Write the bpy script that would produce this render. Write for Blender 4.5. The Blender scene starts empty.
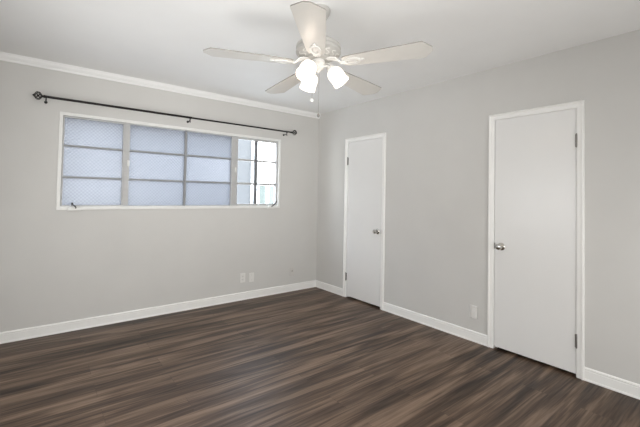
import bpy, bmesh, math, random
from mathutils import Vector, Matrix
random.seed(4)
C = bpy.context.scene.collection
PI = math.pi

# ---------------------------------------------------------------- camera
F, YAW, PITCH, ROLL = 360.56, 0.6666, 0.02477, 0.01842
cd = bpy.data.cameras.new('camera'); cam = bpy.data.objects.new('camera', cd); C.objects.link(cam)
fw = Vector((math.sin(YAW)*math.cos(PITCH), math.cos(YAW)*math.cos(PITCH), math.sin(PITCH)))
r0 = Vector((math.cos(YAW), -math.sin(YAW), 0)); u0 = r0.cross(fw)
rr = r0*math.cos(ROLL) + u0*math.sin(ROLL); uu = -r0*math.sin(ROLL) + u0*math.cos(ROLL)
M = Matrix((rr, uu, -fw)).transposed().to_4x4(); M.translation = Vector((-3.2456, -4.1772, 1.3384))
cam.matrix_world = M
cd.sensor_width = 36; cd.lens = F/640*36; cd.shift_y = -27.7/640; cd.clip_start = 0.02
bpy.context.scene.camera = cam

# ---------------------------------------------------------------- colour management, sky, lights
vs = bpy.context.scene.view_settings
bpy.context.scene.display_settings.display_device = 'sRGB'
vs.view_transform = 'Standard'; vs.look = 'None'; vs.gamma = 1; vs.use_curve_mapping = False
vs.exposure = 0.2
W = bpy.data.worlds.new('sky'); bpy.context.scene.world = W; W.use_nodes = True
wn, wl = W.node_tree.nodes, W.node_tree.links
tc = wn.new('ShaderNodeTexCoord'); sx = wn.new('ShaderNodeSeparateXYZ'); cr = wn.new('ShaderNodeValToRGB')
wl.new(tc.outputs['Generated'], sx.inputs[0]); wl.new(sx.outputs['Z'], cr.inputs[0])
cr.color_ramp.elements[0].position = 0.0; cr.color_ramp.elements[0].color = (1.0, 1.0, 1.0, 1)
cr.color_ramp.elements[1].position = 0.6; cr.color_ramp.elements[1].color = (0.74, 0.84, 1.0, 1)
wl.new(cr.outputs[0], wn['Background'].inputs['Color']); wn['Background'].inputs['Strength'].default_value = 10.0

XLW = -3.85
def area(name, loc, rot, sx_, sy_, power, col, aim=None, spread=180):
    l = bpy.data.lights.new(name, 'AREA'); l.shape = 'RECTANGLE'; l.size = sx_; l.size_y = sy_
    l.energy = power; l.color = col
    l.spread = math.radians(spread)
    o = bpy.data.objects.new(name, l); C.objects.link(o); o.location = loc; o.rotation_euler = rot
    if aim: o.rotation_euler = (Vector(aim)-Vector(loc)).to_track_quat('-Z', 'Y').to_euler()
    return o
# added unseen area lights that brighten the room, all behind or beside the camera
area('soft_light_left', (XLW+.03, -2.3, 1.1), (PI/2-math.radians(5), 0, -PI/2), 2.7, 1.4, 27, (0.985, 0.995, 1.0))
area('soft_light_behind', (-1.9, -4.62, .85), (PI/2, 0, 0), 3.2, 1.4, 29, (1.0, 0.995, 0.985))
area('fill_ahead', (-2.6, -4.55, 1.5), (0, 0, 0), .9, .9, 8, (1.0, 0.995, 0.985), (-1.6, 0, 1.2), 110)
area('fill_high', (-2.6, -4.55, 1.9), (0, 0, 0), 1.8, .5, 5, (1.0, 0.995, 0.985), (-1.5, 0, 2.1), 90)
area('fill_low_left', (-3.68, -2.9, .5), (0, 0, 0), .8, .8, 5.4, (1.0, 0.995, 0.985), (-1.3, -.8, 2.5), 72)
SHADE_GLOW = 1.5
BULB_W = 0.55

# ---------------------------------------------------------------- helpers
def mat(name, col=(.8,.8,.8), rough=.5, metal=0.0, spec=.5):
    m = bpy.data.materials.new(name); m.use_nodes = True
    b = m.node_tree.nodes['Principled BSDF']
    b.inputs['Base Color'].default_value = (*col, 1); b.inputs['Roughness'].default_value = rough
    b.inputs['Metallic'].default_value = metal; b.inputs['Specular IOR Level'].default_value = spec
    return m

def add_noise(m, scale=40, amt=.03, bump=.0, bscale=None, dist=.002):
    """small procedural tone variation and surface texture"""
    n, l = m.node_tree.nodes, m.node_tree.links; b = n['Principled BSDF']
    t = n.new('ShaderNodeTexCoord'); z = n.new('ShaderNodeTexNoise'); z.inputs['Scale'].default_value = scale
    z.inputs['Detail'].default_value = 4
    l.new(t.outputs['Object'], z.inputs['Vector'])
    c = b.inputs['Base Color'].default_value[:3]
    r = n.new('ShaderNodeValToRGB')
    r.color_ramp.elements[0].position = .3; r.color_ramp.elements[1].position = .7
    r.color_ramp.elements[0].color = (*[x*(1-amt) for x in c], 1)
    r.color_ramp.elements[1].color = (*[min(1, x*(1+amt)) for x in c], 1)
    l.new(z.outputs[0], r.inputs[0]); l.new(r.outputs[0], b.inputs['Base Color'])
    if bump:
        z2 = n.new('ShaderNodeTexNoise'); z2.inputs['Scale'].default_value = bscale or scale*4
        z2.inputs['Detail'].default_value = 3; l.new(t.outputs['Object'], z2.inputs['Vector'])
        bp = n.new('ShaderNodeBump'); bp.inputs['Strength'].default_value = bump; bp.inputs['Distance'].default_value = dist
        l.new(z2.outputs[0], bp.inputs['Height']); l.new(bp.outputs[0], b.inputs['Normal'])
    return m

def obj(name, bm, m=None, parent=None, smooth=False, bevel=0, loc=None):
    me = bpy.data.meshes.new(name)
    bmesh.ops.recalc_face_normals(bm, faces=bm.faces)
    bm.to_mesh(me); bm.free()
    if m: me.materials.append(m)
    if smooth:
        for p in me.polygons: p.use_smooth = True
    o = bpy.data.objects.new(name, me); C.objects.link(o)
    if parent: o.parent = parent
    if loc is not None: o.location = loc
    if bevel:
        b = o.modifiers.new('bevel', 'BEVEL'); b.width = bevel; b.segments = 2; b.limit_method = 'ANGLE'
        b.angle_limit = math.radians(40)
    if smooth == 'auto':
        e = o.modifiers.new('split', 'EDGE_SPLIT'); e.split_angle = math.radians(38)
    return o

def empty(name, loc=(0,0,0), parent=None, rz=0):
    o = bpy.data.objects.new(name, None); C.objects.link(o); o.location = loc; o.rotation_euler = (0,0,rz)
    o.empty_display_size = .1
    if parent: o.parent = parent
    return o

def tag(o, label=None, cat=None, group=None, kind=None):
    if label: o['label'] = label
    if cat: o['category'] = cat
    if group: o['group'] = group
    if kind: o['kind'] = kind
    return o

def box(bm, x0, x1, y0, y1, z0, z1):
    vs_ = [bm.verts.new((x, y, z)) for z in (z0, z1) for y in (y0, y1) for x in (x0, x1)]
    for f in ((0,1,3,2), (4,5,7,6), (0,1,5,4), (2,3,7,6), (0,2,6,4), (1,3,7,5)):
        bm.faces.new([vs_[i] for i in f])
    return vs_
def B(*a):
    bm = bmesh.new()
    for q in (a if isinstance(a[0], (tuple, list)) else [a]): box(bm, *q)
    return bm

def lathe(bm, prof, n=32, mtx=None, cap=True):
    """prof: list of (radius, z); spun about z"""
    mtx = mtx or Matrix(); rings = []
    for r, z in prof:
        if r < 1e-5: rings.append([bm.verts.new(mtx @ Vector((0,0,z)))])
        else: rings.append([bm.verts.new(mtx @ Vector((r*math.cos(2*PI*i/n), r*math.sin(2*PI*i/n), z))) for i in range(n)])
    for a, b in zip(rings, rings[1:]):
        for i in range(n):
            j = (i+1) % n
            if len(a) == 1 and len(b) == 1: continue
            if len(a) == 1: bm.faces.new((a[0], b[j], b[i]))
            elif len(b) == 1: bm.faces.new((a[i], a[j], b[0]))
            else: bm.faces.new((a[i], a[j], b[j], b[i]))
    if cap:
        for r_ in (rings[0], rings[-1]):
            if len(r_) > 2: bm.faces.new(r_)
    return bm

def tube(bm, pts, r, n=10, cap=True):
    pts = [Vector(p) for p in pts]; rings = []; prev = None
    for i, p in enumerate(pts):
        d = (pts[min(i+1, len(pts)-1)] - pts[max(i-1, 0)]).normalized()
        a = d.orthogonal() if prev is None else (prev - d*prev.dot(d))
        a.normalize(); prev = a; b = d.cross(a)
        rad = r[i] if isinstance(r, (list, tuple)) else r
        rings.append([bm.verts.new(p + (a*math.cos(2*PI*k/n) + b*math.sin(2*PI*k/n))*rad) for k in range(n)])
    for s, t in zip(rings, rings[1:]):
        for k in range(n): bm.faces.new((s[k], s[(k+1) % n], t[(k+1) % n], t[k]))
    if cap: bm.faces.new(rings[0]); bm.faces.new(rings[-1])
    return bm

def prism(bm, outline, z0, z1, mtx=None):
    mtx = mtx or Matrix()
    a = [bm.verts.new(mtx @ Vector((x, y, z0))) for x, y in outline]
    b = [bm.verts.new(mtx @ Vector((x, y, z1))) for x, y in outline]
    n = len(a)
    bm.faces.new(a); bm.faces.new(b)
    for i in range(n): bm.faces.new((a[i], a[(i+1) % n], b[(i+1) % n], b[i]))
    return bm

def ring_prism(bm, outer, inner, z0, z1, mtx=None):
    mtx = mtx or Matrix(); n = len(outer)
    V = [[bm.verts.new(mtx @ Vector((x, y, z))) for x, y in o] for o in (outer, inner) for z in (z0, z1)]
    for i in range(n):
        j = (i+1) % n
        for p, q in ((0, 1), (2, 3), (0, 2), (1, 3)): bm.faces.new((V[p][i], V[p][j], V[q][j], V[q][i]))
    return bm

def extrude_profile(bm, prof, A, Bp, up, out):
    """sweep a closed 2D profile (out, up) along the straight line A-B"""
    A, Bp, up, out = Vector(A), Vector(Bp), Vector(up), Vector(out)
    a = [bm.verts.new(A + out*o + up*u) for o, u in prof]; b = [bm.verts.new(Bp + out*o + up*u) for o, u in prof]
    n = len(a); bm.faces.new(a); bm.faces.new(b)
    for i in range(n): bm.faces.new((a[i], a[(i+1) % n], b[(i+1) % n], b[i]))
    return bm

# ---------------------------------------------------------------- materials
m_wall = add_noise(mat('wall_paint', (.625, .616, .593), .75, spec=.3), 3, .015, .12, 160, .0015)
m_ceil = add_noise(mat('ceiling_paint', (.88, .88, .868), .5, spec=.5), 3, .012, .12, 120, .0015)
m_trim = add_noise(mat('trim_paint', (.89, .885, .86), .35), 8, .015)
m_door = add_noise(mat('door_paint', (.80, .795, .78), .24), 2.5, .012, .05, 60, .001)
m_nickel = add_noise(mat('satin_nickel', (.42, .40, .37), .28, 1.0), 60, .05)
m_chrome = add_noise(mat('chrome', (.62, .60, .56), .16, 1.0), 60, .03)
m_hinge = add_noise(mat('hinge_metal', (.25, .24, .225), .4, .9), 60, .08)
m_black = add_noise(mat('black_iron', (.018, .016, .015), .42, .6), 90, .2)
m_plate = add_noise(mat('plate_plastic', (.76, .75, .72), .4), 30, .02)
m_jack = add_noise(mat('painted_over_plate', (.61, .595, .565), .6), 30, .02)
m_slot = mat('socket_slot', (.05, .05, .05), .6)
m_steel = add_noise(mat('window_steel_paint', (.47, .47, .465), .45), 30, .04)
m_munt = add_noise(mat('muntin_paint', (.27, .275, .28), .45), 30, .04)
m_wtrim = add_noise(mat('window_frame_paint', (.80, .80, .775), .4), 30, .02)
m_fan = add_noise(mat('fan_white_enamel', (.68, .67, .64), .3), 20, .02)
m_fanm = add_noise(mat('fan_motor_enamel', (.43, .42, .395), .35), 20, .04)
m_blade = add_noise(mat('fan_blade_white', (.63, .61, .57), .38), 12, .02)
m_edge = mat('fan_blade_edge', (.25, .235, .21), .6)
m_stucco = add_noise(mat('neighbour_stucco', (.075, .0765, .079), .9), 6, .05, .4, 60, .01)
m_fence = add_noise(mat('green_wall_paint', (.125, .143, .132), .9), 6, .05)
m_ground = add_noise(mat('outside_concrete', (.72, .71, .69), .9), 2, .1)

def glass_mats():
    m = bpy.data.materials.new('patterned_obscure_glass'); m.use_nodes = True
    n, l = m.node_tree.nodes, m.node_tree.links; n.clear()
    out = n.new('ShaderNodeOutputMaterial'); t = n.new('ShaderNodeTexCoord')
    mp = n.new('ShaderNodeMapping'); mp.inputs['Rotation'].default_value = (0, 0, 0)
    mp.inputs['Scale'].default_value = (1, 1, 1)
    l.new(t.outputs['Object'], mp.inputs[0])
    s = n.new('ShaderNodeSeparateXYZ'); l.new(mp.outputs[0], s.inputs[0])
    def wave(o):
        a = n.new('ShaderNodeMath'); a.operation = 'MULTIPLY'; a.inputs[1].default_value = 2*PI/.034; l.new(o, a.inputs[0])
        b = n.new('ShaderNodeMath'); b.operation = 'SINE'; l.new(a.outputs[0], b.inputs[0]); return b.outputs[0]
    p = n.new('ShaderNodeMath'); p.operation = 'MULTIPLY'
    l.new(wave(s.outputs['X']), p.inputs[0]); l.new(wave(s.outputs['Z']), p.inputs[1])
    q = n.new('ShaderNodeMapRange'); q.inputs[1].default_value = -1; q.inputs[2].default_value = 1; l.new(p.outputs[0], q.inputs[0])
    r = n.new('ShaderNodeMixRGB'); r.inputs[1].default_value = (.148, .154, .166, 1); r.inputs[2].default_value = (.200, .205, .213, 1)
    l.new(q.outputs[0], r.inputs[0])
    tr = n.new('ShaderNodeBsdfTranslucent'); rf = n.new('ShaderNodeBsdfRefraction'); gl = n.new('ShaderNodeBsdfGlossy')
    rf.inputs['Roughness'].default_value = .75; rf.inputs['IOR'].default_value = 1.45; gl.inputs['Roughness'].default_value = .22
    l.new(r.outputs[0], tr.inputs['Color']); l.new(r.outputs[0], rf.inputs['Color'])
    gl.inputs['Color'].default_value = (1, 1, 1, 1)
    bp = n.new('ShaderNodeBump'); bp.inputs['Strength'].default_value = .35; bp.inputs['Distance'].default_value = .002
    l.new(p.outputs[0], bp.inputs['Height'])
    for k in (tr, rf, gl): l.new(bp.outputs[0], k.inputs['Normal'])
    a = n.new('ShaderNodeMixShader'); a.inputs[0].default_value = .4; l.new(tr.outputs[0], a.inputs[1]); l.new(rf.outputs[0], a.inputs[2])
    b = n.new('ShaderNodeMixShader'); b.inputs[0].default_value = .05; l.new(a.outputs[0], b.inputs[1]); l.new(gl.outputs[0], b.inputs[2])
    l.new(b.outputs[0], out.inputs[0])
    m2 = bpy.data.materials.new('clear_glass'); m2.use_nodes = True
    n, l = m2.node_tree.nodes, m2.node_tree.links; n.clear()
    out = n.new('ShaderNodeOutputMaterial'); tp = n.new('ShaderNodeBsdfTransparent'); g = n.new('ShaderNodeBsdfGlossy')
    tp.inputs['Color'].default_value = (.94, .97, .96, 1); g.inputs['Roughness'].default_value = .03
    x = n.new('ShaderNodeMixShader'); x.inputs[0].default_value = .05
    l.new(tp.outputs[0], x.inputs[1]); l.new(g.outputs[0], x.inputs[2]); l.new(x.outputs[0], out.inputs[0])
    return m, m2
m_obscure, m_clear = glass_mats()

def floor_mat():
    m = mat('dark_wood_planks', (.1, .08, .06), .36, spec=.38); n, l = m.node_tree.nodes, m.node_tree.links; b = n['Principled BSDF']
    t = n.new('ShaderNodeTexCoord')
    br = n.new('ShaderNodeTexBrick'); br.offset = .37; br.offset_frequency = 2; br.squash = 1
    for k, v in (('Scale', 1), ('Mortar Size', .0009), ('Mortar Smooth', .1), ('Bias', 0), ('Brick Width', 1.22), ('Row Height', .178)):
        br.inputs[k].default_value = v
    br.inputs['Color1'].default_value = (0, 0, 0, 1); br.inputs['Color2'].default_value = (1, 1, 1, 1); br.inputs['Mortar'].default_value = (.5, .5, .5, 1)
    l.new(t.outputs['Object'], br.inputs['Vector'])
    # every plank shifts the grain by its own random tone
    sc = n.new('ShaderNodeVectorMath'); sc.operation = 'MULTIPLY'; sc.inputs[1].default_value = (17.3, 9.1, 23.7); l.new(br.outputs['Color'], sc.inputs[0])
    ad = n.new('ShaderNodeVectorMath'); ad.operation = 'ADD'; l.new(t.outputs['Object'], ad.inputs[0]); l.new(sc.outputs[0], ad.inputs[1])
    def noise(sx_, sy_, scale, det, dist, src=None):
        mp = n.new('ShaderNodeMapping'); mp.inputs['Scale'].default_value = (sx_, sy_, 1); l.new(src or ad.outputs[0], mp.inputs[0])
        z = n.new('ShaderNodeTexNoise'); z.inputs['Scale'].default_value = scale; z.inputs['Detail'].default_value = det
        z.inputs['Distortion'].default_value = dist; l.new(mp.outputs[0], z.inputs['Vector']); return z.outputs[0]
    g1 = noise(.8, 11, 1.0, 5, .9); g2 = noise(2.5, 70, 1.0, 6, .4); g3 = noise(.55, 7.5, 1.0, 6, 1.3, t.outputs['Object'])
    def mul(a, k):
        x = n.new('ShaderNodeMath'); x.operation = 'MULTIPLY'; x.inputs[1].default_value = k; l.new(a, x.inputs[0]); return x.outputs[0]
    def add(a, c):
        x = n.new('ShaderNodeMath'); x.operation = 'ADD'; l.new(a, x.inputs[0]); l.new(c, x.inputs[1]); return x.outputs[0]
    v = add(add(mul(g1, .12), mul(g2, .26)), mul(g3, .62))
    sp = n.new('ShaderNodeSeparateXYZ'); l.new(br.outputs['Color'], sp.inputs[0])
    v = add(v, mul(sp.outputs['X'], .02))
    r = n.new('ShaderNodeValToRGB'); e = r.color_ramp.elements
    e[0].position = .395; e[0].color = (.022, .012, .007, 1); e[1].position = .61; e[1].color = (.220, .150, .104, 1)
    k = e.new(.50); k.color = (.088, .054, .034, 1)
    l.new(v, r.inputs[0])
    mx = n.new('ShaderNodeMixRGB'); mx.inputs[2].default_value = (.05, .034, .025, 1)
    l.new(br.outputs['Fac'], mx.inputs[0]); l.new(r.outputs[0], mx.inputs[1]); l.new(mx.outputs[0], b.inputs['Base Color'])
    bp = n.new('ShaderNodeBump'); bp.inputs['Strength'].default_value = .12; bp.inputs['Distance'].default_value = .002
    l.new(v, bp.inputs['Height']); l.new(bp.outputs[0], b.inputs['Normal'])
    rr_ = n.new('ShaderNodeMapRange'); rr_.inputs[1].default_value = .3; rr_.inputs[2].default_value = .7
    rr_.inputs[3].default_value = .52; rr_.inputs[4].default_value = .40; l.new(g2, rr_.inputs[0]); l.new(rr_.outputs[0], b.inputs['Roughness'])
    return m
m_floor = floor_mat()

def glow(name, col, s):
    m = mat(name, (.9, .88, .84), .3); b = m.node_tree.nodes['Principled BSDF']
    b.inputs['Emission Color'].default_value = (*col, 1); b.inputs['Emission Strength'].default_value = s
    return m
m_shade = glow('lit_frosted_glass', (1.0, .83, .68), SHADE_GLOW)
m_bulb = glow('lit_bulb', (1.0, .83, .68), SHADE_GLOW*5)

# ---------------------------------------------------------------- the room
H = 2.522; XL, YN = -3.85, -4.70; T = .14
WX0, WX1, WZ0, WZ1 = -3.095, -.652, 1.150, 2.077          # window outer frame
def structure(name, bm, m, **k): return tag(obj(name, bm, m, **k), kind='structure')
structure('floor', B(XL-T, T, YN-T, T, -.1, 0), m_floor)
structure('ceiling', B(XL-T, T, YN-T, T, H, H+.1), m_ceil)
e = .012
structure('wall_back', B((XL-T, WX0+e, 0, T, 0, H), (WX1-e, T, 0, T, 0, H), (WX0+e, WX1-e, 0, T, 0, WZ0+e), (WX0+e, WX1-e, 0, T, WZ1-e, H)), m_wall)
structure('wall_left', B(XL-T, XL, YN, 0, 0, H), m_wall)
structure('wall_near', B(XL-T, T, YN-T, YN, 0, H), m_wall)
# right wall with the two door openings (D = outer casing limits)
D = {2: (-.598, -1.306), 1: (-2.546, -3.277)}
CW = .052; OT = 2.050
op = [(D[2][0]-CW+.006, D[2][1]+CW-.006), (D[1][0]-CW+.006, D[1][1]+CW-.006)]
structure('wall_right', B((0, .10, op[0][0], 0, 0, H), (0, .10, op[1][0], op[0][1], 0, H), (0, .10, YN-T, op[1][1], 0, H),
          (0, .10, op[0][1], op[0][0], OT, H), (0, .10, op[1][1], op[1][0], OT, H), (.10, T, YN-T, 0, 0, H)), m_wall)

# baseboards
BP = [(0, 0), (.016, 0), (.0165, .004), (.0150, .012), (.0115, .015), (.0110, .072), (.0080, .076), (.0130, .084), (.009, .092), (.004, .0955), (0, .096)]
def baseboard(name, A, Bp, out):
    structure(name, extrude_profile(bmesh.new(), BP, A, Bp, (0,0,1), out), m_trim)
baseboard('baseboard_back', (XL, 0, 0), (0, 0, 0), (0, -1, 0))
baseboard('baseboard_right_far', (0, -.016, 0), (0, D[2][0], 0), (-1, 0, 0))
baseboard('baseboard_right_middle', (0, D[2][1], 0), (0, D[1][0], 0), (-1, 0, 0))
baseboard('baseboard_right_near', (0, D[1][1], 0), (0, YN, 0), (-1, 0, 0))
baseboard('baseboard_left', (XL, YN, 0), (XL, -.016, 0), (1, 0, 0))
baseboard('baseboard_near', (XL+.016, YN, 0), (-.016, YN, 0), (0, 1, 0))
# crown moulding on the window wall only
CP = [(0, -.066), (.010, -.066), (.013, -.060), (.014, -.050), (.022, -.040), (.030, -.028), (.033, -.018), (.033, -.012), (.040, -.010), (.042, 0), (0, 0)]
structure('trim_1', extrude_profile(bmesh.new(), CP, (XL, 0, H), (0, 0, H), (0,0,1), (0,-1,0)), m_ceil)

# ---------------------------------------------------------------- doors
def door(n, y0, y1, hinge_left, label, stains=False):
    """y0 > y1 are the outer limits of the casing on the wall x = 0"""
    root = tag(empty('door_%d' % n, (0, (y0+y1)/2, 0)), label, 'door', kind='structure')
    cy = (y0+y1)/2; hw = (y0-y1)/2; top = 2.092
    # mitred casing of a stepped profile, standing proud of the wall
    prof = [(0, -.001), (0, .013), (.004, .021), (.014, .022), (.018, .013), (.043, .012), (CW, .008), (CW, -.001)]   # (inward, proud)
    bm = bmesh.new(); rows = []
    for inn, pr in prof:
        rows.append([bm.verts.new((-pr, s*(hw-inn), z)) for s, z in ((1, 0), (1, top-inn), (-1, top-inn), (-1, 0))])
    for a, b in zip(rows, rows[1:] + rows[:1]):
        for k in range(3): bm.faces.new((a[k], a[k+1], b[k+1], b[k]))
    bm.faces.new([r_[0] for r_ in rows]); bm.faces.new([r_[3] for r_ in rows])
    obj('casing', bm, m_trim, root)
    ow = hw-CW+.003
    # jamb lining with a stop behind the slab
    obj('jamb', B((.004, .098, ow-.001, ow+.002, 0, 2.046), (.004, .098, -ow-.002, -ow+.001, 0, 2.046), (.004, .098, -ow-.002, ow+.002, 2.046, 2.049),
        (.040, .052, ow-.018, ow-.001, 0, 2.046), (.040, .052, -ow+.001, -ow+.018, 0, 2.046), (.040, .052, -ow+.018, ow-.018, 2.030, 2.046)), m_trim, root)
    sw = ow-.006
    obj('door_panel', B(-.002, .034, -sw, sw, .022, 2.0390), m_door, root, bevel=.0015)
    hs = 1 if hinge_left else -1
    for z in (1.79, .27):
        bm = bmesh.new(); yk = hs*(ow-.001)
        for a, b_ in ((-.048, -.017), (-.015, .015), (.017, .048)):
            lathe(bm, [(.0065, a), (.0065, b_)], 12, Matrix.Translation((-.0105, yk, z)))
        lathe(bm, [(.004, -.054), (.006, -.051), (.006, .051), (.004, .054)], 12, Matrix.Translation((-.0105, yk, z)))
        box(bm, -.0055, -.002, yk-.011 if hs > 0 else yk-.001, yk+.001 if hs > 0 else yk+.011, z-.048, z+.048)
        tag(obj('hinge', bm, m_hinge, root, 'auto'), 'dark metal butt hinge')
    # knob: rose, neck, round knob
    ky = -hs*(sw-.060)
    mt = Matrix.Translation((-.002, ky, .91)) @ Matrix.Rotation(-PI/2, 4, 'Y')
    bm = lathe(bmesh.new(), [(0, 0), (.033, 0), (.033, .003), (.029, .007), (.016, .010)], 28, mt, False)
    rose = obj('rose', bm, m_chrome, root, 'auto')
    rose['label'] = 'round metal rose plate'
    bm = lathe(bmesh.new(), [(.011, .008), (.010, .026), (.014, .032), (.022, .037), (.0265, .046), (.0265, .054), (.022, .062), (.010, .066), (0, .0665)], 28, mt, False)
    kn = obj('knob', bm, m_chrome, root, 'auto'); kn['label'] = 'shiny metal door knob'
    bm = B(-.0045, -.0015, -hs*(sw-.002)-.004, -hs*(sw-.002)+.004, .885, .938)
    obj('latch', bm, m_hinge, root)
    return root
door(1, *D[1], False, 'white flush door nearest the camera, knob on its left edge')
door(2, *D[2], True, 'narrow white flush door near the corner, knob on its right edge')

# ---------------------------------------------------------------- window
win = tag(empty('window_1', (0, 0, 0)), 'wide white framed steel casement window with obscure panes', 'window', kind='structure')
def frame_bm(x0, x1, z0, z1, w, ya, yb):
    bm = bmesh.new()
    o = [(x0, z0), (x1, z0), (x1, z1), (x0, z1)]
    i = [(x0+w, z0+w), (x1-w, z0+w), (x1-w, z1-w), (x0+w, z1-w)]
    mt = Matrix(((1,0,0,0), (0,0,1,0), (0,1,0,0), (0,0,0,1)))
    return ring_prism(bm, o, i, ya, yb, mt)
PY = .034
obj('frame', frame_bm(WX0, WX1, WZ0, WZ1, .030, -.012, .020), m_wtrim, win, bevel=.003)
obj('subframe', frame_bm(WX0+.012, WX1-.012, WZ0+.012, WZ1-.012, .027, .020, .060), m_steel, win)
def vbar(name, x, w, ya, yb, m, z0=WZ0+.025, z1=WZ1-.025, parent=win):
    return obj(name, B(x-w/2, x+w/2, ya, yb, z0, z1), m, parent, bevel=.002)
def hbar(name, x0, x1, z, w, ya, yb, m, parent):
    return obj(name, B(x0, x1, ya, yb, z-w/2, z+w/2), m, parent, bevel=.002)
vbar('mullion', -2.517, .052, .004, .060, m_steel)
vbar('mullion', -1.325, .060, .004, .060, m_steel)
vbar('muntin', -1.912, .024, .012, .050, m_munt)
Z1, Z2 = 1.763, 1.463
def sash(x0, x1, w=.014):
    s = obj('sash', frame_bm(x0, x1, WZ0+.031, WZ1-.031, w, .010, .048), m_steel, win, bevel=.002)
    return s
sl = sash(WX0+.031, -2.540); sr = sash(-1.297, WX1-.031, .026)
hz = [(1.763, 1.463)]
def panes(xs, m, parent, label):
    zs = [WZ0+.036, Z2, Z1, WZ1-.036]
    for xa, xb in zip(xs, xs[1:]):
        for za, zb in zip(zs, zs[1:]):
            bm = bmesh.new(); v = [bm.verts.new(p) for p in ((xa, PY, za), (xb, PY, za), (xb, PY, zb), (xa, PY, zb))]
            bm.faces.new(v); o = obj('pane', bm, m, parent); o['label'] = label
panes([WX0+.04, -2.55], m_obscure, sl, 'obscure glass pane with a fine diamond texture')
panes([-2.505, -1.912, -1.342], m_obscure, win, 'obscure glass pane with a fine diamond texture')
panes([-1.290, -1.010, WX1-.04], m_clear, sr, 'clear glass pane')
for z in (Z1, Z2):
    hbar('muntin', WX0+.045, -2.554, z, .017, .014, .044, m_munt, sl)
    hbar('muntin', -2.493, -1.355, z, .017, .014, .044, m_munt, win)
    hbar('muntin', -1.283, WX1-.045, z, .027, .014, .044, m_steel, sr)
b_ = vbar('muntin', -1.010, .040, .012, .046, add_noise(mat('dark_bar_paint', (.16, .165, .175), .5), 30, .05), WZ0+.045, WZ1-.045, sr)
b_['label'] = 'thick dark grey upright bar'
# flat inner sill ledge
obj('sill', B(WX0+.028, WX1-.028, -.004, .012, WZ0+.026, WZ0+.034), m_wtrim, win)
# casement latches on the two mullions
for x in (-2.500, -1.300):
    bm = B((x-.010, x+.010, -.004, .006, 1.600, 1.660), (x-.005, x+.005, -.014, -.003, 1.595, 1.650))
    obj('latch', bm, m_wtrim, win, bevel=.003)
# crank operators on the sill
def crank(x, dx):
    bm = bmesh.new(); box(bm, x-.055, x+.055, -.028, -.010, WZ0-.006, WZ0+.024); box(bm, x-.03, x+.03, -.024, .008, WZ0+.020, WZ0+.034)
    c = obj('crank_operator', bm, m_wtrim, win, bevel=.004)
    bm = bmesh.new()
    tube(bm, [(x+.012, -.026, WZ0+.018), (x+.012, -.040, WZ0+.026), (x+.012+dx*.4, -.044, WZ0+.040), (x+.012+dx, -.046, WZ0+.030+abs(dx)*.9)], .005)
    lathe(bm, [(.004, -.012), (.008, -.008), (.008, .008), (.004, .012)], 12, Matrix.Translation((x+.012+dx, -.046, WZ0+.034+abs(dx)*.9)))
    h = obj('crank_handle', bm, m_black, c, 'auto'); h['label'] = 'dark metal crank handle'
crank(-2.955, -.03); crank(-.80, .055)

# ---------------------------------------------------------------- outside
structure('ground_outside', B(-16, 16, T+.02, 24, -.5, -.4), m_ground)
nb = tag(empty('neighbour_building', (-3.2, 4.2, -.4)), 'pale stucco neighbouring building beyond the clear casement panes', 'building')
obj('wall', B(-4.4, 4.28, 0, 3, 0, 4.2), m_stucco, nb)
obj('corner_trim', B(4.28, 4.50, -.06, .2, 0, 4.4), m_wtrim, nb)['label'] = 'bright white corner board'
gw = tag(empty('garden_wall', (0, 5.4, -.4)), 'pale green garden wall seen low through the clear panes', 'wall')
obj('wall_slab', B(1.3, 6.0, 0, .2, 0, 1.98), m_fence, gw)
obj('coping', B(1.3, 6.0, -.04, .24, 1.98, 2.04), m_wtrim, gw)
tag(obj('fence_post', B(-.045, .045, -.045, .045, 0, 2.10), m_wtrim, loc=(2.08, 5.1, -.4), bevel=.01), 'white square post in front of the pale green garden wall', 'post')

# ---------------------------------------------------------------- curtain rod
RZ, RY = 2.180, -.085
rod = tag(empty('curtain_rod', (-1.885, RY, RZ)), 'thin black metal curtain rod with cage finials above the window', 'curtain rod')
def rx(bm_, a, b_, r):
    tube(bm_, [(a, 0, 0), (b_, 0, 0)], r, 14)
bm = bmesh.new(); rx(bm, -1.33, 0.0, .0115); obj('rod', bm, m_black, rod, 'auto')
bm = bmesh.new(); rx(bm, -.02, 1.36, .0095); tag(obj('rod_inner_tube', bm, m_black, rod, 'auto'))
for s in (-1, 1):
    bm = bmesh.new()
    mt = Matrix.Translation((-1.325 if s < 0 else 1.352, 0, 0)) @ Matrix.Rotation(s*PI/2, 4, 'Y')
    lathe(bm, [(0, -.004), (.013, -.004), (.014, .006), (.008, .012), (.010, .018)], 16, mt)
    for k in range(6):                                    # twisted wire cage
        pts = []
        for i in range(13):
            t = i/12; a = 2*PI*k/6 + t*PI*.9; r = .036*math.sin(PI*min(max(t, .04), .96))
            pts.append(mt @ Vector((r*math.cos(a), r*math.sin(a), (.014+t*.066))))
        tube(bm, pts, .0036, 6)
    lathe(bm, [(0, .074), (.006, .076), (.007, .081), (.004, .086), (0, .087)], 12, mt)
    lathe(bm, [(0, .036), (.006, .040), (.009, .047), (.006, .054), (0, .058)], 12, mt)
    obj('finial', bm, m_black, rod, 'auto')['label'] = 'round twisted wire cage finial'
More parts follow.
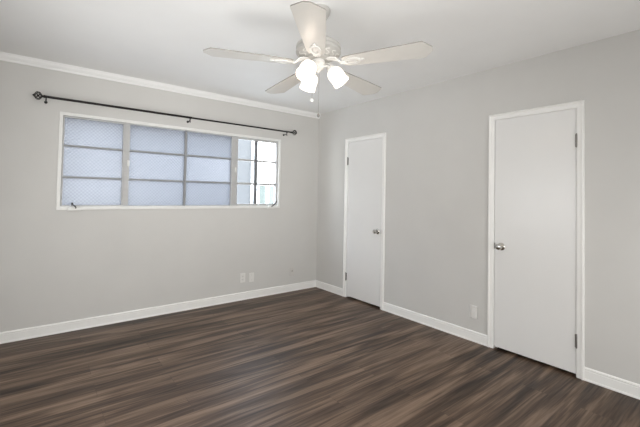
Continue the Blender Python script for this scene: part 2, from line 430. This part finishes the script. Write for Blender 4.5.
for x in (-1.314, -.020, 1.275):
    bm = bmesh.new()
    mt = Matrix.Translation((x, -RY-.001, -.035)) @ Matrix.Rotation(PI/2, 4, 'X')
    lathe(bm, [(0, 0), (.013, 0), (.013, .004), (.006, .007)], 16, mt)
    tube(bm, [(x, -RY-.004, -.035), (x, .020, -.035), (x, .004, -.030), (x, 0, -.012)], .005, 8)
    tube(bm, [(x, .015*math.cos(a), .015*math.sin(a)) for a in [PI*(.95+i/10*1.1) for i in range(11)]], .0045, 8)
    tube(bm, [(x, 0, -.034), (x, 0, -.046)], .004, 8); lathe(bm, [(0, -.056), (.006, -.053), (.006, -.047), (0, -.044)], 10, Matrix.Translation((x, 0, 0)))
    obj('bracket', bm, m_black, rod, 'auto')

# ---------------------------------------------------------------- outlets
def outlet(loc, rz, label, kind):
    r_ = tag(empty('outlet' if kind != 'jack' else 'cable_jack', loc, rz=rz), label, 'outlet' if kind != 'jack' else 'wall jack')
    # local: x along wall, -y out of the wall
    if kind == 'duplex':
        obj('plate', B(-.036, .036, -.0055, 0, -.058, .058), m_plate, r_, bevel=.003)
        for s in (-1, 1):
            bm = bmesh.new(); prism(bm, [(.017*math.cos(a), s*.0195+.0145*math.sin(a)) for a in [i*PI/10 for i in range(20)]], 0.005, .0075, Matrix.Rotation(PI/2, 4, 'X'))
            f = obj('socket', bm, m_plate, r_)
            obj('slots', B((-.0075, -.005, -.0079, -.0074, s*.0195-.001, s*.0195+.007), (.005, .0075, -.0079, -.0074, s*.0195-.001, s*.0195+.007),
                (-.002, .002, -.0079, -.0074, s*.0195-.009, s*.0195-.005)), m_slot, f)
        obj('screw', lathe(bmesh.new(), [(0, .0055), (.003, .0065), (.003, .0055)], 10, Matrix.Rotation(PI/2, 4, 'X'), False), m_nickel, r_)
    elif kind == 'blank':
        obj('plate', B(-.036, .036, -.0055, 0, -.058, .058), m_plate, r_, bevel=.003)
        for s in (-1, 1):
            obj('screw', lathe(bmesh.new(), [(0, .0055), (.003, .0065), (.003, .0055)], 10, Matrix.Translation((0, 0, s*.03)) @ Matrix.Rotation(PI/2, 4, 'X'), False), m_nickel, r_)
    elif kind == 'raised':
        obj('plate', B(-.036, .036, -.006, 0, -.058, .058), m_plate, r_, bevel=.003)
        f = obj('cover_box', B(-.002, .044, -.026, -.005, -.058, .052), m_plate, r_, bevel=.004)
        f['label'] = 'raised box on the plate nearest the door'
    else:
        obj('plate', B(-.035, .035, -.0045, 0, -.057, .057), m_jack, r_, bevel=.003)
        bm = lathe(bmesh.new(), [(.010, .004), (.010, .007), (.005, .008), (.005, .016), (0, .016)], 14, Matrix.Translation((0, 0, .008)) @ Matrix.Rotation(PI/2, 4, 'X'))
        obj('socket', bm, m_nickel, r_, 'auto')
    return r_
outlet((-1.172, 0, .275), 0, 'white duplex socket plate under the window, left one of the close pair', 'duplex')
outlet((-1.050, 0, .266), 0, 'blank white wall plate, right one of the close pair under the window', 'blank')
outlet((-.425, 0, .268), 0, 'small wall coloured jack plate alone near the room corner', 'jack')
outlet((0, -2.405, .275), -PI/2, 'white outlet with raised box low on the wall between the two doors', 'raised')

# ---------------------------------------------------------------- ceiling fan
FX, FY = -1.859, -2.373
fan = tag(empty('ceiling_fan', (FX, FY, H)), 'white five blade ceiling fan with three lit glass shades', 'ceiling fan')
# the fan hangs very slightly crooked on its rod
fan.matrix_world = Matrix.Translation((FX, FY, H-.003)) @ Matrix.Rotation(math.radians(-2.3), 4, r0)
def fz(z): return z-H
BZ = 2.160
obj('canopy', lathe(bmesh.new(), [(0, 0), (.070, 0), (.072, -.012), (.068, -.030), (.055, -.055), (.030, -.075), (.016, -.082), (0, -.082)], 40), m_fanm, fan, 'auto')
obj('downrod', lathe(bmesh.new(), [(.0125, -.078), (.0125, fz(2.310))], 20), m_fan, fan, 'auto')
obj('motor_housing', lathe(bmesh.new(), [(0, fz(2.325)), (.022, fz(2.325)), (.030, fz(2.312)), (.080, fz(2.305)), (.122, fz(2.296)), (.138, fz(2.284)), (.142, fz(2.276)),
    (.142, fz(2.262)), (.137, fz(2.258)), (.137, fz(2.246)), (.143, fz(2.242)), (.143, fz(2.236)), (.134, fz(2.226)), (.108, fz(2.212)), (.082, fz(2.204)), (0, fz(2.204))], 56), m_fanm, fan, 'auto')
# raised scroll ornaments around the underside of the motor
bm = bmesh.new()
for k in range(15):
    a0 = 2*PI*k/15
    pts = []
    for i in range(14):
        t = i/13; a = a0 + .17*math.sin(t*2*PI); r = .088 + .040*t
        z = 2.2045 + (r-.082)*.42
        pts.append((r*math.cos(a), r*math.sin(a), fz(z)))
    tube(bm, pts, .0042, 6)
obj('scrollwork', bm, m_fan, fan, 'auto')
obj('flywheel', lathe(bmesh.new(), [(0, fz(2.206)), (.078, fz(2.206)), (.078, fz(2.194)), (.050, fz(2.188)), (0, fz(2.188))], 40), m_fanm, fan, 'auto')
def ell(cx, rx_, ry_, n=28): return [(cx+rx_*math.cos(2*PI*i/n), ry_*math.sin(2*PI*i/n)) for i in range(n)]
def make_blade():
    # local x outward, pitched about x
    out = [(.165, -.036), (.175, -.047), (.20, -.055), (.40, -.070), (.640, -.084), (.649, -.080), (.690, -.024), (.694, -.014),
           (.694, .014), (.690, .024), (.649, .080), (.640, .084), (.40, .070), (.20, .055), (.175, .047), (.165, .036)]
    bl = obj('blade', prism(bmesh.new(), out, 0, .006), m_blade, fan)
    bl.data.materials.append(m_edge)
    for p in bl.data.polygons:
        if abs(p.normal.z) < .5: p.material_index = 1
    bm = bmesh.new()
    # ornate holder: tapering arm, an oval ring and a tongue under the blade
    prism(bm, [(.150, -.013), (.190, -.018), (.190, .018), (.150, .013)], -.007, -.0005)
    ring_prism(bm, ell(.225, .055, .034), ell(.225, .036, .019), -.0085, -.0005)
    prism(bm, ell(.225, .028, .013, 20), -.006, -.0005)
    prism(bm, ell(.288, .014, .010, 16), -.007, -.0005)
    for s in (-1, 1): lathe(bm, [(.004, -.0085), (.0045, -.0105), (.002, -.012)], 10, Matrix.Translation((.225+s*.0455, 0, 0)))
    bk = obj('blade_bracket', bm, m_fan, bl, 'auto')
    return bl
PHI = math.radians(155.9)
first = make_blade(); fb = first.children[0]
bmarm = bmesh.new()
for k in range(5):
    bl = first if k == 0 else first.copy()
    if k:
        C.objects.link(bl); c = fb.copy(); C.objects.link(c); c.parent = bl
    bl.parent = fan
    a = PHI + k*2*PI/5
    bl.rotation_mode = 'XYZ'
    bl.matrix_local = Matrix.Translation((0, 0, fz(BZ))) @ Matrix.Rotation(a, 4, 'Z') @ Matrix.Rotation(math.radians(-7.5), 4, 'X')
    bm = bmesh.new(); R_ = Matrix.Rotation(a, 4, 'Z')
    for s in (-1, 1):
        tube(bm, [R_ @ Vector(p) for p in ((.060, s*.012, fz(2.192)), (.090, s*.022, fz(2.190)), (.120, s*.024, fz(2.184)), (.150, s*.012, fz(BZ-.003)), (.160, s*.006, fz(BZ-.005)))], .005, 8)
    tube(bm, [R_ @ Vector(p) for p in ((.060, 0, fz(2.191)), (.105, 0, fz(2.186)), (.156, 0, fz(BZ-.004)))], .006, 8)
    obj('blade_arm', bm, m_fan, fan, 'auto')
# light kit
obj('switch_housing', lathe(bmesh.new(), [(.040, fz(2.190)), (.044, fz(2.180)), (.042, fz(2.165)), (.034, fz(2.158)), (.036, fz(2.150)), (.036, fz(2.138)), (.026, fz(2.128)), (.010, fz(2.120)), (.007, fz(2.110)), (0, fz(2.108))], 32), m_fan, fan, 'auto')
for ad in (-40, 80, 200):
    a = math.radians(ad); R_ = Matrix.Rotation(a, 4, 'Z')
    arm = tube(bmesh.new(), [R_ @ Vector(p) for p in ((.028, 0, fz(2.150)), (.050, 0, fz(2.156)), (.068, 0, fz(2.152)), (.078, 0, fz(2.140)))], .007, 10)
    tilt = math.radians(37)
    # shade frame: local -z is the opening direction
    mt = Matrix.Translation(R_ @ Vector((.076, 0, fz(2.146)))) @ R_ @ Matrix.Rotation(-tilt, 4, 'Y')
    lathe(arm, [(0, .004), (.015, .004), (.023, -.002), (.025, -.018), (.021, -.022), (0, -.022)], 20, mt)
    arm_o = obj('lamp_arm', arm, m_fan, fan, 'auto')
    prof = [(.020, -.016), (.033, -.021), (.045, -.034), (.051, -.054), (.051, -.078), (.050, -.100), (.054, -.124)]
    inner = [(r_-.003, z) for r_, z in reversed(prof)]
    bm = lathe(bmesh.new(), prof + inner, 32, mt, False)
    sh = obj('lamp_shade', bm, m_shade, arm_o, 'auto'); sh['label'] = 'lit frosted white glass bell shade'
    bm = lathe(bmesh.new(), [(0, -.022), (.012, -.024), (.013, -.040), (.024, -.056), (.028, -.070), (.024, -.086), (.012, -.096), (0, -.098)], 20, mt, False)
    obj('bulb', bm, m_bulb, arm_o, True)
    pl = bpy.data.lights.new('bulb_light', 'POINT'); pl.energy = BULB_W; pl.color = (1.0, .84, .70); pl.shadow_soft_size = .03
    po = bpy.data.objects.new('bulb_light', pl); C.objects.link(po); po.parent = fan
    po.location = mt @ Vector((0, 0, -.122))
# two pull chains
def chain(x, y, z0, z1, m, big):
    bm = bmesh.new(); n = int((z0-z1)/.006)
    for i in range(n):
        z = z0-i*.006; lathe(bm, [(0, .0018), (.0016, .0008), (.0016, -.0008), (0, -.0018)], 6, Matrix.Translation((x, y, fz(z))), False)
    tube(bm, [(x, y, fz(z0)), (x, y, fz(z1))], .0007, 5)
    c = obj('pull_chain', bm, m_nickel, fan)
    prof = [(0, .012), (.004, .010), (.0075, .002), (.0085, -.006), (.006, -.013), (0, -.016)] if not big else [(0, .012), (.007, .010), (.012, 0), (.009, -.010), (0, -.013)]
    o = obj('chain_pull', lathe(bmesh.new(), prof, 14, Matrix.Translation((x, y, fz(z1))), False), m, c, True)
    o['label'] = 'small white ball' if big else 'small dark metal pull'
chain(.006, -.004, 2.112, 1.84, m_hinge, False)
chain(-.034, .012, 2.135, 1.93, m_fan, True)
